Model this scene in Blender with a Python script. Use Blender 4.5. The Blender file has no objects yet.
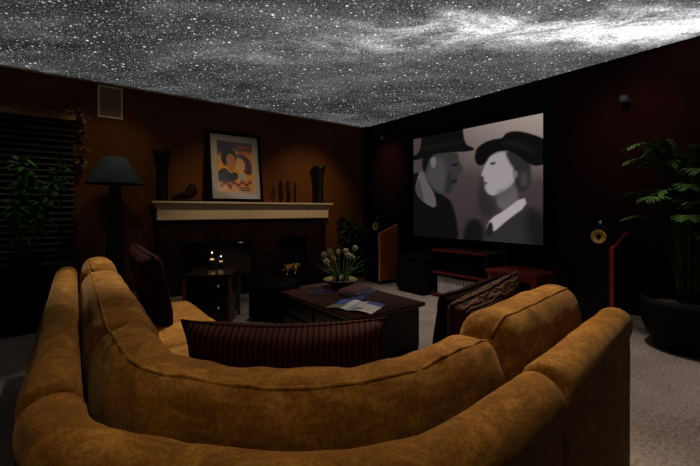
import bpy, math, random
import numpy as np
from mathutils import Vector, Matrix, noise
random.seed(7)
sc = bpy.context.scene
COL = sc.collection
PI = math.pi

# ------------------------------------------------------------------ materials
def nt_of(name):
    m = bpy.data.materials.new(name); m.use_nodes = True
    return m, m.node_tree, m.node_tree.nodes['Principled BSDF']

def N(nt, typ, **kw):
    n = nt.nodes.new(typ)
    for k, v in kw.items():
        if k in n.inputs.keys(): n.inputs[k].default_value = v
        else: setattr(n, k, v)
    return n

def math_node(nt, op, a, b=None, c=None, clamp=False):
    n = nt.nodes.new('ShaderNodeMath'); n.operation = op; n.use_clamp = clamp
    for i, x in enumerate((a, b, c)):
        if x is None: continue
        if isinstance(x, (int, float)): n.inputs[i].default_value = x
        else: nt.links.new(x, n.inputs[i])
    return n.outputs[0]

def ramp(nt, src, stops):
    r = nt.nodes.new('ShaderNodeValToRGB')
    while len(r.color_ramp.elements) < len(stops): r.color_ramp.elements.new(.5)
    for e, (p, c) in zip(r.color_ramp.elements, stops):
        e.position = p; e.color = (c[0], c[1], c[2], 1)
    nt.links.new(src, r.inputs[0])
    return r.outputs[0]

def mat(name, col, rough=.6, metal=0, vary=.18, scale=12, bump=0, bscale=60, spec=.5, coat=0, sheen=0, emit=None, trans=0):
    m, nt, p = nt_of(name)
    tc = N(nt, 'ShaderNodeTexCoord')
    nz = N(nt, 'ShaderNodeTexNoise', Scale=scale, Detail=5.0)
    nt.links.new(tc.outputs['Object'], nz.inputs['Vector'])
    lo = [c*(1-vary) for c in col]; hi = [min(1, c*(1+vary)) for c in col]
    nt.links.new(ramp(nt, nz.outputs['Fac'], [(.3, lo), (.7, hi)]), p.inputs['Base Color'])
    p.inputs['Roughness'].default_value = rough
    p.inputs['Metallic'].default_value = metal
    p.inputs['Specular IOR Level'].default_value = spec
    p.inputs['Coat Weight'].default_value = coat
    p.inputs['Sheen Weight'].default_value = sheen
    p.inputs['Transmission Weight'].default_value = trans
    if emit:
        p.inputs['Emission Color'].default_value = (*emit[0], 1); p.inputs['Emission Strength'].default_value = emit[1]
    if bump:
        b2 = N(nt, 'ShaderNodeTexNoise', Scale=bscale, Detail=4.0)
        nt.links.new(tc.outputs['Object'], b2.inputs['Vector'])
        bn = N(nt, 'ShaderNodeBump', Strength=bump, Distance=.01)
        nt.links.new(b2.outputs['Fac'], bn.inputs['Height']); nt.links.new(bn.outputs['Normal'], p.inputs['Normal'])
    return m

def velvet_mat():
    m, nt, p = nt_of('gold chenille')
    tc = N(nt, 'ShaderNodeTexCoord')
    big = N(nt, 'ShaderNodeTexNoise', Scale=10.0, Detail=7.0, Roughness=.72, Distortion=.9)
    mp = N(nt, 'ShaderNodeMapping'); mp.inputs['Scale'].default_value = (1, 1, 2.4)
    nt.links.new(tc.outputs['Object'], mp.inputs[0]); nt.links.new(mp.outputs[0], big.inputs['Vector'])
    fine = N(nt, 'ShaderNodeTexNoise', Scale=130.0, Detail=3.0)
    mp2 = N(nt, 'ShaderNodeMapping'); mp2.inputs['Scale'].default_value = (1, 1, .35)
    nt.links.new(tc.outputs['Object'], mp2.inputs[0]); nt.links.new(mp2.outputs[0], fine.inputs['Vector'])
    mix = math_node(nt, 'ADD', math_node(nt, 'MULTIPLY', big.outputs['Fac'], .72), math_node(nt, 'MULTIPLY', fine.outputs['Fac'], .28))
    c = ramp(nt, mix, [(.33, (.068, .026, .0022)), (.5, (.150, .062, .0060)), (.68, (.29, .148, .028))])
    nt.links.new(c, p.inputs['Base Color'])
    p.inputs['Roughness'].default_value = .85; p.inputs['Specular IOR Level'].default_value = .15
    p.inputs['Sheen Weight'].default_value = .10; p.inputs['Sheen Roughness'].default_value = .45
    p.inputs['Sheen Tint'].default_value = (1, .72, .38, 1)
    bn = N(nt, 'ShaderNodeBump', Strength=.35, Distance=.006)
    nt.links.new(mix, bn.inputs['Height']); nt.links.new(bn.outputs['Normal'], p.inputs['Normal'])
    return m

def rib_mat(name, c1, c2, scale, axis='X', dist=.6):
    m, nt, p = nt_of(name)
    tc = N(nt, 'ShaderNodeTexCoord')
    w = N(nt, 'ShaderNodeTexWave', Scale=scale, Distortion=dist, Detail=1.0); w.bands_direction = axis
    nt.links.new(tc.outputs['Object'], w.inputs['Vector'])
    nt.links.new(ramp(nt, w.outputs['Fac'], [(.2, c1), (.8, c2)]), p.inputs['Base Color'])
    p.inputs['Roughness'].default_value = .8; p.inputs['Specular IOR Level'].default_value = .15
    bn = N(nt, 'ShaderNodeBump', Strength=.6, Distance=.012)
    nt.links.new(w.outputs['Fac'], bn.inputs['Height']); nt.links.new(bn.outputs['Normal'], p.inputs['Normal'])
    return m

def wood_mat(name, c1, c2, rough=.35, coat=.3, scale=3, spec=.3):
    m, nt, p = nt_of(name)
    tc = N(nt, 'ShaderNodeTexCoord')
    mp = N(nt, 'ShaderNodeMapping'); mp.inputs['Scale'].default_value = (1, 1, .18)
    w = N(nt, 'ShaderNodeTexNoise', Scale=scale*8, Detail=6.0, Distortion=.8)
    nt.links.new(tc.outputs['Object'], mp.inputs[0]); nt.links.new(mp.outputs[0], w.inputs['Vector'])
    nt.links.new(ramp(nt, w.outputs['Fac'], [(.3, c1), (.7, c2)]), p.inputs['Base Color'])
    p.inputs['Roughness'].default_value = rough; p.inputs['Coat Weight'].default_value = coat
    p.inputs['Coat Roughness'].default_value = .15; p.inputs['Specular IOR Level'].default_value = spec
    return m

def brick_mat():
    m, nt, p = nt_of('dark brick')
    tc = N(nt, 'ShaderNodeTexCoord')
    mp = N(nt, 'ShaderNodeMapping'); mp.inputs['Rotation'].default_value = (PI/2, 0, 0)
    b = N(nt, 'ShaderNodeTexBrick', Scale=1.0)
    b.inputs['Color1'].default_value = (.016, .0026, .0016, 1); b.inputs['Color2'].default_value = (.004, .0015, .001, 1)
    b.inputs['Mortar'].default_value = (.0015, .0012, .001, 1); b.inputs['Mortar Size'].default_value = .008
    b.inputs['Brick Width'].default_value = .17; b.inputs['Row Height'].default_value = .115
    nt.links.new(tc.outputs['Object'], mp.inputs[0]); nt.links.new(mp.outputs[0], b.inputs['Vector'])
    nt.links.new(b.outputs['Color'], p.inputs['Base Color']); p.inputs['Roughness'].default_value = .85; p.inputs['Specular IOR Level'].default_value = .12
    bn = N(nt, 'ShaderNodeBump', Strength=.5, Distance=.01); bn.invert = True
    nt.links.new(b.outputs['Fac'], bn.inputs['Height']); nt.links.new(bn.outputs['Normal'], p.inputs['Normal'])
    return m

def carpet_mat():
    m, nt, p = nt_of('beige carpet')
    tc = N(nt, 'ShaderNodeTexCoord')
    a = N(nt, 'ShaderNodeTexNoise', Scale=55.0, Detail=6.0, Roughness=.7)
    c = N(nt, 'ShaderNodeTexNoise', Scale=3.0, Detail=3.0)
    nt.links.new(tc.outputs['Object'], a.inputs['Vector']); nt.links.new(tc.outputs['Object'], c.inputs['Vector'])
    s = math_node(nt, 'ADD', math_node(nt, 'MULTIPLY', a.outputs['Fac'], .75), math_node(nt, 'MULTIPLY', c.outputs['Fac'], .25))
    nt.links.new(ramp(nt, s, [(.36, (.115, .088, .072)), (.62, (.33, .27, .235))]), p.inputs['Base Color'])
    p.inputs['Roughness'].default_value = .95; p.inputs['Specular IOR Level'].default_value = .1
    bn = N(nt, 'ShaderNodeBump', Strength=.6, Distance=.01)
    nt.links.new(a.outputs['Fac'], bn.inputs['Height']); nt.links.new(bn.outputs['Normal'], p.inputs['Normal'])
    return m

def ceiling_mat():
    # a luminous star-field ceiling: a cloudy galactic band across the room plus two sizes of stars
    m = bpy.data.materials.new('star ceiling'); m.use_nodes = True
    nt = m.node_tree; nt.nodes.clear()
    out = N(nt, 'ShaderNodeOutputMaterial'); em = N(nt, 'ShaderNodeEmission')
    nt.links.new(em.outputs[0], out.inputs[0])
    tc = N(nt, 'ShaderNodeTexCoord')
    mp = N(nt, 'ShaderNodeMapping')
    th = math.atan2(-.69, .724)                    # band direction, pointing towards the screen wall
    mp.vector_type = 'TEXTURE'
    mp.inputs['Location'].default_value = (2.26, 2.38, 0); mp.inputs['Rotation'].default_value = (0, 0, th)
    nt.links.new(tc.outputs['Object'], mp.inputs[0])
    sep = N(nt, 'ShaderNodeSeparateXYZ'); nt.links.new(mp.outputs[0], sep.inputs[0])
    X, Y = sep.outputs[0], sep.outputs[1]
    def nz(scale, detail, rough=.6, dist=0, sx=1, sy=1, off=0):
        q = N(nt, 'ShaderNodeMapping'); q.inputs['Scale'].default_value = (sx, sy, 1); q.inputs['Location'].default_value = (off, off*.7, 0)
        nt.links.new(mp.outputs[0], q.inputs[0])
        n = N(nt, 'ShaderNodeTexNoise', Scale=scale, Detail=detail, Roughness=rough, Distortion=dist)
        nt.links.new(q.outputs[0], n.inputs['Vector']); return n.outputs['Fac']
    wob = math_node(nt, 'MULTIPLY', math_node(nt, 'SUBTRACT', nz(.9, 2.0, off=3), .5), .9)
    Yw = math_node(nt, 'ADD', Y, wob)
    def gauss(w, off=0.0):
        t = math_node(nt, 'DIVIDE', math_node(nt, 'ADD', Yw, off), w)
        return math_node(nt, 'EXPONENT', math_node(nt, 'MULTIPLY', math_node(nt, 'MULTIPLY', t, t), -1.0))
    core, halo = gauss(.30), gauss(.95, -.05)
    cloud = nz(2.1, 10.0, .70, .7, sx=.85, sy=1.35)
    cl = math_node(nt, 'POWER', math_node(nt, 'MULTIPLY', math_node(nt, 'SUBTRACT', cloud, .30, clamp=True), 2.5), 2.2)
    along = math_node(nt, 'ADD', math_node(nt, 'MULTIPLY', X, .17), .50, clamp=True)      # brighter to one side
    along2 = math_node(nt, 'POWER', math_node(nt, 'ADD', math_node(nt, 'MULTIPLY', X, .24), .50, clamp=True), 1.6)
    band = math_node(nt, 'MULTIPLY', math_node(nt, 'MULTIPLY', core, cl), math_node(nt, 'MULTIPLY', along2, 3.3))
    haze = math_node(nt, 'MULTIPLY', math_node(nt, 'MULTIPLY', halo, along), math_node(nt, 'ADD', math_node(nt, 'MULTIPLY', cl, .11), .052))
    wisps = math_node(nt, 'MULTIPLY', math_node(nt, 'POWER', nz(1.1, 8.0, .68, .8, sx=.7, sy=1.6, off=9), 4.5), .62)
    def stars(scale, r0, r1, gain, keep):
        q = N(nt, 'ShaderNodeMapping'); q.inputs['Location'].default_value = (scale*.13, scale*.31, 0)
        nt.links.new(mp.outputs[0], q.inputs[0])
        v = N(nt, 'ShaderNodeTexVoronoi', Scale=scale); v.voronoi_dimensions = '2D'
        nt.links.new(q.outputs[0], v.inputs['Vector'])
        s = N(nt, 'ShaderNodeSeparateColor'); nt.links.new(v.outputs['Color'], s.inputs[0])
        rad = math_node(nt, 'ADD', math_node(nt, 'MULTIPLY', math_node(nt, 'POWER', s.outputs[1], 3.0), r1-r0), r0)
        d = math_node(nt, 'SUBTRACT', 1.0, math_node(nt, 'DIVIDE', v.outputs['Distance'], rad), clamp=True)
        on = math_node(nt, 'LESS_THAN', s.outputs[0], keep)
        b = math_node(nt, 'ADD', math_node(nt, 'MULTIPLY', math_node(nt, 'POWER', s.outputs[2], 3.5), 1.0), .12)
        return math_node(nt, 'MULTIPLY', math_node(nt, 'MULTIPLY', d, on), math_node(nt, 'MULTIPLY', b, gain))
    st = math_node(nt, 'ADD', stars(34, .15, .36, 1.15, .6), stars(17, .09, .25, 3.0, .5))
    st = math_node(nt, 'ADD', st, stars(70, .25, .45, .48, .9))
    tot = math_node(nt, 'ADD', math_node(nt, 'ADD', band, haze), math_node(nt, 'ADD', wisps, st))
    grain = math_node(nt, 'ADD', math_node(nt, 'MULTIPLY', math_node(nt, 'SUBTRACT', nz(48, 3.0, .8, off=5), .5), 4.2), 1.0, clamp=False)
    neb = math_node(nt, 'MULTIPLY', math_node(nt, 'ADD', math_node(nt, 'ADD', band, haze), wisps), math_node(nt, 'MAXIMUM', grain, .15))
    tot = math_node(nt, 'ADD', math_node(nt, 'ADD', neb, st), .004)
    nt.links.new(math_node(nt, 'MINIMUM', tot, 1.1), em.inputs['Strength'])
    em.inputs['Color'].default_value = (.97, .98, 1, 1)
    return m

def vcol_mat(name, emission=0, rough=.5):
    m, nt, p = nt_of(name)
    a = N(nt, 'ShaderNodeAttribute'); a.attribute_name = 'Col'
    if emission:
        p.inputs['Base Color'].default_value = (.02, .02, .02, 1)
        nt.links.new(a.outputs['Color'], p.inputs['Emission Color']); p.inputs['Emission Strength'].default_value = emission
        p.inputs['Specular IOR Level'].default_value = .05
    else:
        nt.links.new(a.outputs['Color'], p.inputs['Base Color'])
    p.inputs['Roughness'].default_value = rough
    return m

M = dict(
    velvet=velvet_mat(), carpet=carpet_mat(), brick=brick_mat(), ceil=ceiling_mat(),
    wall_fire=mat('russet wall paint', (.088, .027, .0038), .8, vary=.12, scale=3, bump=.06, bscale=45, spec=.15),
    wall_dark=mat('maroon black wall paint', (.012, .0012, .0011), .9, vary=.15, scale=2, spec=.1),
    wall_plain=mat('dark wall paint', (.03, .015, .01), .9, vary=.1, scale=2, spec=.1),
    black=mat('black lacquer', (.003, .003, .003), .4, vary=.1, spec=.15),
    matte=mat('matte black', (.004, .004, .004), .9, vary=.1, spec=.05),
    velvet_black=mat('black cotton', (.004, .0025, .0025), .95, vary=.2, spec=.05, bump=.2),
    leather=mat('black leather', (.0025, .0025, .003), .6, vary=.2, bump=.15, bscale=90, spec=.02),
    mantel=mat('cream mantel paint', (.52, .39, .25), .5, vary=.06),
    trimp=mat('tan trim paint', (.30, .19, .09), .6, vary=.1),
    skirting=mat('pale baseboard paint', (.60, .50, .42), .6, vary=.08),
    console_lit=wood_mat('red mahogany', (.075, .006, .003), (.13, .013, .006), .4, .1),  # console front edges only: brighter red, as if lit
    dark_wood=wood_mat('dark mahogany', (.018, .003, .002), (.036, .006, .0035), .35, .1),
    ebony=wood_mat('ebonised wood', (.003, .0025, .0025), (.006, .0045, .004), .3, .0, spec=.2),
    console_shade=wood_mat('shaded console wood', (.012, .0016, .001), (.022, .003, .0016), .5, .0, spec=.15),  # console boards: shade is put into this darker colour
    table_red=wood_mat('polished red mahogany', (.13, .010, .005), (.22, .020, .009), .4, .1),
    cherry=wood_mat('cherry veneer', (.20, .040, .006), (.34, .085, .016), .35, .2),
    goldwood=wood_mat('honey veneer edge', (.55, .24, .05), (.72, .36, .09), .3, .2),
    shaded_veneer=wood_mat('shaded side veneer', (.012, .0015, .001), (.02, .0025, .0015), .5, .0, spec=.1),  # right speaker's panel face, its shade put into the colour
    lit_veneer=wood_mat('lit red edge', (.20, .014, .008), (.28, .022, .012), .4, .1),  # edge strips of that panel, coloured as if catching light
    postwood=wood_mat('brown post wood', (.06, .028, .012), (.10, .05, .022), .4, .2),
    shade=mat('slate lampshade fabric', (.026, .040, .062), .9, vary=.1, scale=30, bump=.1),
    lampbase=mat('charcoal lamp pedestal', (.007, .0065, .007), .6, vary=.2, spec=.15),
    gold=mat('gilt metal', (.85, .55, .12), .3, metal=1, vary=.1),
    cone=mat('yellow cone', (.62, .34, .07), .45, vary=.1, scale=300, emit=None),
    silver=mat('silver metal', (.75, .75, .75), .25, metal=1, vary=.05),
    grille=mat('tan grille cloth', (.16, .12, .06), .9, vary=.15, scale=300),
    grillef=mat('pale grille frame', (.55, .46, .30), .6, vary=.05),
    blind=mat('dark blind slat', (.055, .050, .047), .45, vary=.15, scale=5),
    valance=mat('tan wooden valance', (.34, .17, .06), .5, vary=.2),
    night=mat('night window glass', (.003, .003, .004), .1, vary=.1, spec=.3),
    leaf=mat('green leaf', (.040, .13, .018), .5, vary=.6, scale=9, spec=.15),
    leafdark=mat('dark green leaf', (.010, .022, .006), .5, vary=.4, scale=9, spec=.3),
    palmleaf=mat('palm leaf', (.024, .055, .010), .6, vary=.6, scale=7, spec=.08),
    dryleaf=mat('dried brown leaf', (.20, .10, .03), .7, vary=.45, scale=9),
    stem=mat('brown stem', (.06, .04, .02), .8, vary=.2),
    greenstem=mat('green stem', (.20, .30, .07), .6, vary=.2),
    petal=mat('cream petal', (.50, .44, .28), .7, vary=.1),
    pot=mat('black planter glaze', (.003, .0028, .0028), .6, vary=.2, spec=.1),
    soil=mat('potting soil', (.02, .013, .008), 1, vary=.4, bump=.5),
    bowl=mat('olive glazed bowl', (.16, .13, .04), .3, vary=.2, coat=.4),
    vase=mat('black pottery', (.004, .0035, .0035), .5, vary=.3, spec=.15),
    figure=mat('dark carved wood', (.005, .003, .002), .6, vary=.3, spec=.15),
    maroon=mat('maroon cushion cotton', (.010, .0010, .0009), .9, vary=.25, bump=.25, spec=.06),
    rib=rib_mat('dark red corduroy', (.004, .0006, .0005), (.040, .0030, .002), 15, 'X', .8),
    swirl=rib_mat('brown contour weave', (.008, .0025, .001), (.046, .015, .006), 21.0, 'Y', 9.0),
    framewood=mat('black picture frame', (.002, .0016, .0014), .7, vary=.1, spec=.04),
    mat_board=mat('cream mat board', (.50, .43, .31), .8, vary=.03),
    paper=mat('white page', (.72, .70, .66), .7, vary=.05),
    blue=mat('blue cover', (.015, .028, .12), .4, vary=.15),
    redcover=mat('dark red cover', (.06, .008, .008), .4, vary=.15),
    navy=mat('navy cover', (.006, .010, .045), .3, vary=.2),
    sleeve=mat('pale record sleeve', (.60, .56, .50), .7, vary=.2, scale=20),
    sleeve2=mat('grey record sleeve', (.34, .32, .30), .7, vary=.2, scale=20),
    wax=mat('glowing votive wax', (.8, .6, .4), .5, emit=((1, .55, .22), .8)),
    flame=mat('flame', (1, .7, .3), .5, emit=((1, .62, .28), 14)),
    fire_in=mat('soot black firebrick', (.003, .0025, .002), .95, vary=.3, bump=.3, spec=.05),
    log=mat('charred log', (.03, .018, .010), .9, vary=.4, bump=.5),
    screenpic=vcol_mat('projected film frame', emission=1.0),
    posterpic=vcol_mat('printed poster', rough=.6),
    magpic=vcol_mat('printed magazine page', rough=.45),
)
def glass_mat():
    m, nt, p = nt_of('clear glass')
    nzt = N(nt, 'ShaderNodeTexNoise', Scale=4.0)
    nt.links.new(ramp(nt, nzt.outputs['Fac'], [(0, (.95, .96, .95)), (1, (1, 1, 1))]), p.inputs['Base Color'])
    p.inputs['Roughness'].default_value = .03; p.inputs['Transmission Weight'].default_value = 1
    p.inputs['IOR'].default_value = 1.45
    return m
M['glass'] = glass_mat()
def rug_mat():
    m, nt, p = nt_of('hearth brick paving')
    return m

# ------------------------------------------------------------------ mesh builder
class MB:
    def __init__(s): s.v = []; s.f = []; s.mi = []
    def add(s, vs, fs, mi=0, T=None):
        o = len(s.v)
        s.v += [tuple(T @ Vector(p)) if T else tuple(p) for p in vs]
        s.f += [tuple(i+o for i in f) for f in fs]; s.mi += [mi]*len(fs)
        return s
    def box(s, x0, x1, y0, y1, z0, z1, mi=0, T=None):
        v = [(x, y, z) for z in (z0, z1) for y in (y0, y1) for x in (x0, x1)]
        return s.add(v, [(0,2,3,1),(4,5,7,6),(0,1,5,4),(2,6,7,3),(0,4,6,2),(1,3,7,5)], mi, T)
    def taper(s, w0, d0, w1, d1, z0, z1, cx=0, cy=0, mi=0, T=None):
        v = [(cx+sx*w0/2, cy+sy*d0/2, z0) for sy in (-1,1) for sx in (-1,1)] + [(cx+sx*w1/2, cy+sy*d1/2, z1) for sy in (-1,1) for sx in (-1,1)]
        return s.add(v, [(0,2,3,1),(4,5,7,6),(0,1,5,4),(2,6,7,3),(0,4,6,2),(1,3,7,5)], mi, T)
    def lathe(s, prof, n=28, cx=0, cy=0, mi=0, T=None):
        vs = []; fs = []
        for r, z in prof:
            for k in range(n):
                a = 2*PI*k/n; vs.append((cx+r*math.cos(a), cy+r*math.sin(a), z))
        m = len(prof)
        for i in range(m-1):
            for k in range(n):
                k2 = (k+1) % n; fs.append((i*n+k, i*n+k2, (i+1)*n+k2, (i+1)*n+k))
        fs.append(tuple(reversed(range(n)))); fs.append(tuple(range((m-1)*n, m*n)))
        return s.add(vs, fs, mi, T)
    def tube(s, pts, r, n=8, mi=0, T=None):
        pts = [Vector(p) for p in pts]; vs = []; fs = []
        rs = r if isinstance(r, (list, tuple)) else [r]*len(pts)
        ref = Vector((0, 0, 1))
        for i, p in enumerate(pts):
            t = (pts[min(i+1, len(pts)-1)] - pts[max(i-1, 0)]).normalized()
            q = ref if abs(t.dot(ref)) < .95 else Vector((1, 0, 0))
            a = t.cross(q).normalized(); b = a.cross(t)
            for k in range(n):
                w = 2*PI*k/n; vs.append(p + (a*math.cos(w) + b*math.sin(w))*rs[i])
        for i in range(len(pts)-1):
            for k in range(n):
                k2 = (k+1) % n; fs.append((i*n+k, i*n+k2, (i+1)*n+k2, (i+1)*n+k))
        fs.append(tuple(reversed(range(n)))); fs.append(tuple(range((len(pts)-1)*n, len(pts)*n)))
        return s.add(vs, fs, mi, T)
    def sphere(s, c, r, n=16, mi=0, T=None, sc=(1,1,1)):
        prof = [(max(1e-4, r*math.sin(PI*i/(n//2+4))), -r*math.cos(PI*i/(n//2+4))) for i in range(n//2+5)]
        S = Matrix.Translation(c) @ Matrix.Diagonal((*sc, 1))
        return s.lathe(prof, n, mi=mi, T=(T @ S) if T else S)
    def rbox(s, c, half, r, n=14, mi=0, T=None, crown=0.0, wrinkle=0.0, seed=0):
        h = Vector(half); inner = Vector([max(0, a-r) for a in h]); vs = []; fs = []
        ts = [math.sin((i/n-.5)*PI) for i in range(n+1)]
        ts = [.5*t + .5*(2*i/n-1) for i, t in enumerate(ts)]
        for ax in range(3):
            for sg in (-1, 1):
                o = len(vs)
                for i in range(n+1):
                    for j in range(n+1):
                        p = [0, 0, 0]; p[ax] = sg; p[(ax+1) % 3] = ts[i]; p[(ax+2) % 3] = ts[j]
                        q = Vector([p[k]*h[k] for k in range(3)])
                        ci = Vector([max(-inner[k], min(inner[k], q[k])) for k in range(3)])
                        d = q-ci
                        if d.length > 1e-9: q = ci + d.normalized()*r
                        if crown:
                            q.z += crown*(1-(q.x/h.x)**2)*(1-(q.y/h.y)**2)*(1 if q.z > 0 else -.3)
                        if wrinkle:
                            q = q + q.normalized()*wrinkle*noise.noise((q+Vector((seed, seed*2, 0)))*6)
                        vs.append(q + Vector(c))
                for i in range(n):
                    for j in range(n):
                        a = o+i*(n+1)+j; f = (a, a+1, a+n+2, a+n+1)
                        fs.append(f if sg < 0 else tuple(reversed(f)))
        return s.add(vs, [tuple(reversed(f)) for f in fs], mi, T)
    def sheet(s, fn, nu, nv, mi=0, T=None):
        vs = [fn(i/nu, j/nv) for i in range(nu+1) for j in range(nv+1)]
        fs = [(i*(nv+1)+j, (i+1)*(nv+1)+j, (i+1)*(nv+1)+j+1, i*(nv+1)+j+1) for i in range(nu) for j in range(nv)]
        return s.add(vs, fs, mi, T)
    def prism(s, poly, z0, z1, mi=0, T=None):
        n = len(poly); v = [(x, y, z0) for x, y in poly] + [(x, y, z1) for x, y in poly]
        f = [tuple(reversed(range(n))), tuple(range(n, 2*n))] + [(i, (i+1) % n, n+(i+1) % n, n+i) for i in range(n)]
        return s.add(v, f, mi, T)
    def build(s, name, m, parent=None, world=False, bevel=0, smooth=False, sub=0, weld=False, solid=0, seg=2):
        me = bpy.data.meshes.new(name)
        vs = s.v
        if world and parent is not None:
            inv = abs_matrix(parent).inverted(); vs = [tuple(inv @ Vector(p)) for p in vs]
        me.from_pydata(vs, [], s.f)
        for mm in (m if isinstance(m, (list, tuple)) else [m]): me.materials.append(mm)
        for p, k in zip(me.polygons, s.mi): p.material_index = k
        if smooth: me.polygons.foreach_set('use_smooth', [True]*len(me.polygons))
        import bmesh
        bm = bmesh.new(); bm.from_mesh(me)
        if weld: bmesh.ops.remove_doubles(bm, verts=bm.verts, dist=1e-5)
        if not solid: bmesh.ops.recalc_face_normals(bm, faces=bm.faces)
        bm.to_mesh(me); bm.free(); me.update()
        o = bpy.data.objects.new(name, me); COL.objects.link(o)
        if parent is not None: o.parent = parent
        if solid:
            md = o.modifiers.new('solid', 'SOLIDIFY'); md.thickness = solid
        if bevel:
            md = o.modifiers.new('bevel', 'BEVEL'); md.width = bevel; md.segments = seg; md.limit_method = 'ANGLE'
        if sub:
            md = o.modifiers.new('sub', 'SUBSURF'); md.levels = sub; md.render_levels = sub
        return o

def abs_matrix(o):
    m = o.matrix_basis.copy()
    while o.parent is not None:
        o = o.parent; m = o.matrix_basis @ m
    return m

def tag(o, label=None, cat=None, group=None, kind=None):
    if label: o['label'] = label
    if cat: o['category'] = cat
    if group: o['group'] = group
    if kind: o['kind'] = kind
    return o

def thing(name, label, cat, loc=(0,0,0), rz=0.0, group=None):
    o = bpy.data.objects.new(name, None); COL.objects.link(o)
    o.location = loc; o.rotation_euler = (0, 0, rz); o.empty_display_size = .1
    return tag(o, label, cat, group)

def struct(o): o['kind'] = 'structure'; return o

def part_label(o, t): o['label'] = t; return o

def copy_tree(o, parent=None):
    c = o.copy(); COL.objects.link(c)
    if parent is not None: c.parent = parent
    for ch in list(o.children): copy_tree(ch, c)
    return c

def Rz(a): return Matrix.Rotation(a, 4, 'Z')
def Ry(a): return Matrix.Rotation(a, 4, 'Y')
def Rx(a): return Matrix.Rotation(a, 4, 'X')
def Tr(*p): return Matrix.Translation(p)

# ------------------------------------------------------------------ the room
XW, YW, ZC = 4.33, 5.25, 2.60
XL, YB = -1.9, -2.2
struct(MB().box(XL-.1, XW+.1, YB-.1, YW+.1, -.1, 0).build('floor', M['carpet']))
struct(MB().box(XL-.1, XW+.1, YB-.1, YW+.1, ZC, ZC+.1).build('ceiling', M['ceil']))
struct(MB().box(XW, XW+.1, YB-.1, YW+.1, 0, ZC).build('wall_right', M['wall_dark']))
struct(MB().box(XL-.1, XL, YB-.1, YW+.1, 0, ZC).build('wall_left', M['wall_plain']))
struct(MB().box(XL, XW, YB-.1, YB, 0, ZC).build('wall_front', M['wall_plain']))
# the fireplace wall with a window hole x -1.05..0.07, z 0.48..2.10
wb = MB()
WX0, WX1, WZ0, WZ1 = -1.0, .05, .5, 2.08
wb.box(XL, WX0, YW, YW+.1, 0, ZC).box(WX1, XW, YW, YW+.1, 0, ZC).box(WX0, WX1, YW, YW+.1, 0, WZ0).box(WX0, WX1, YW, YW+.1, WZ1, ZC)
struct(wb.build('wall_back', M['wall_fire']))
w = MB(); w.box(WX0, WX1, YW+.06, YW+.07, WZ0, WZ1, 1)
for a in ((WX0, WX0+.04), (WX1-.04, WX1), (-.495, -.455)): w.box(a[0], a[1], YW+.04, YW+.09, WZ0, WZ1)
for a in ((WZ0, WZ0+.04), (WZ1-.04, WZ1)): w.box(WX0, WX1, YW+.04, YW+.09, a[0], a[1])
struct(w.build('window_1', [M['lampbase'], M['night']]))
struct(MB().box(XL, XW-.004, YW-.02, YW, ZC-.022, ZC).build('trim_1', M['trimp']))
bb = MB(); bb.box(XW-.014, XW, YB, YW, 0, .09); struct(bb.build('baseboard_right', M['skirting']))
bb = MB(); bb.box(XL, .8, YW-.014, YW, 0, .09).box(3.45, XW, YW-.014, YW, 0, .09); struct(bb.build('baseboard_back', M['trimp']))
# narrow black corner post between the two walls
struct(MB().box(XW-.05, XW, YW-.12, YW-.021, 0.09, ZC-.001).build('trim_2', M['matte']))

# ------------------------------------------------------------------ sofa
sofa = thing('sectional_sofa', 'large gold chenille sectional sofa curving around the near corner of the room', 'sofa', (.5, 1.1, 0))
def smooth_open(p, k=3):
    for _ in range(k):
        r = [p[0]]
        for a, b in zip(p, p[1:]):
            r += [(.75*a[0]+.25*b[0], .75*a[1]+.25*b[1]), (.25*a[0]+.75*b[0], .25*a[1]+.75*b[1])]
        p = r + [p[-1]]
    return p
def curve(ctrl, offset=0.0, step=.03):
    """smooth path through the inner edge of the back, moved by offset towards the seat, with the normals that point there"""
    p = smooth_open(ctrl); q = []
    for i in range(len(p)):
        a, b = p[max(0, i-1)], p[min(len(p)-1, i+1)]
        t = Vector((b[0]-a[0], b[1]-a[1]))
        if t.length < 1e-6: continue
        t.normalize(); n = (-t.y, t.x)
        q.append(((p[i][0]+n[0]*offset, p[i][1]+n[1]*offset), n))
    out = [q[0]]
    for e in q[1:]:
        if math.dist(e[0], out[-1][0]) > step: out.append(e)
    if math.dist(q[-1][0], out[-1][0]) > 1e-4: out.append(q[-1])
    return out
# inner edge of the back cushionless roll, from the far end of the left wing round the corner to the right wing
LEFT = [(.045, 3.16), (.030, 2.0), (.022, 1.30), (.021, 1.02)]
CORNER = [(.021, 1.01), (.022, .93), (.032, .86), (.085, .765), (.175, .655), (.255, .57), (.35, .497), (.45, .455), (.56, .445), (.77, .460), (.895, .474)]
RIGHT = [(.905, .474), (1.27, .517), (1.70, .570)]
def seg_path(p0, p1, nrm, step=.05):
    d = math.dist(p0, p1); k = max(2, int(d/step))
    return [((p0[0]+(p1[0]-p0[0])*i/k, p0[1]+(p1[1]-p0[1])*i/k), nrm) for i in range(k+1)]

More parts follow.
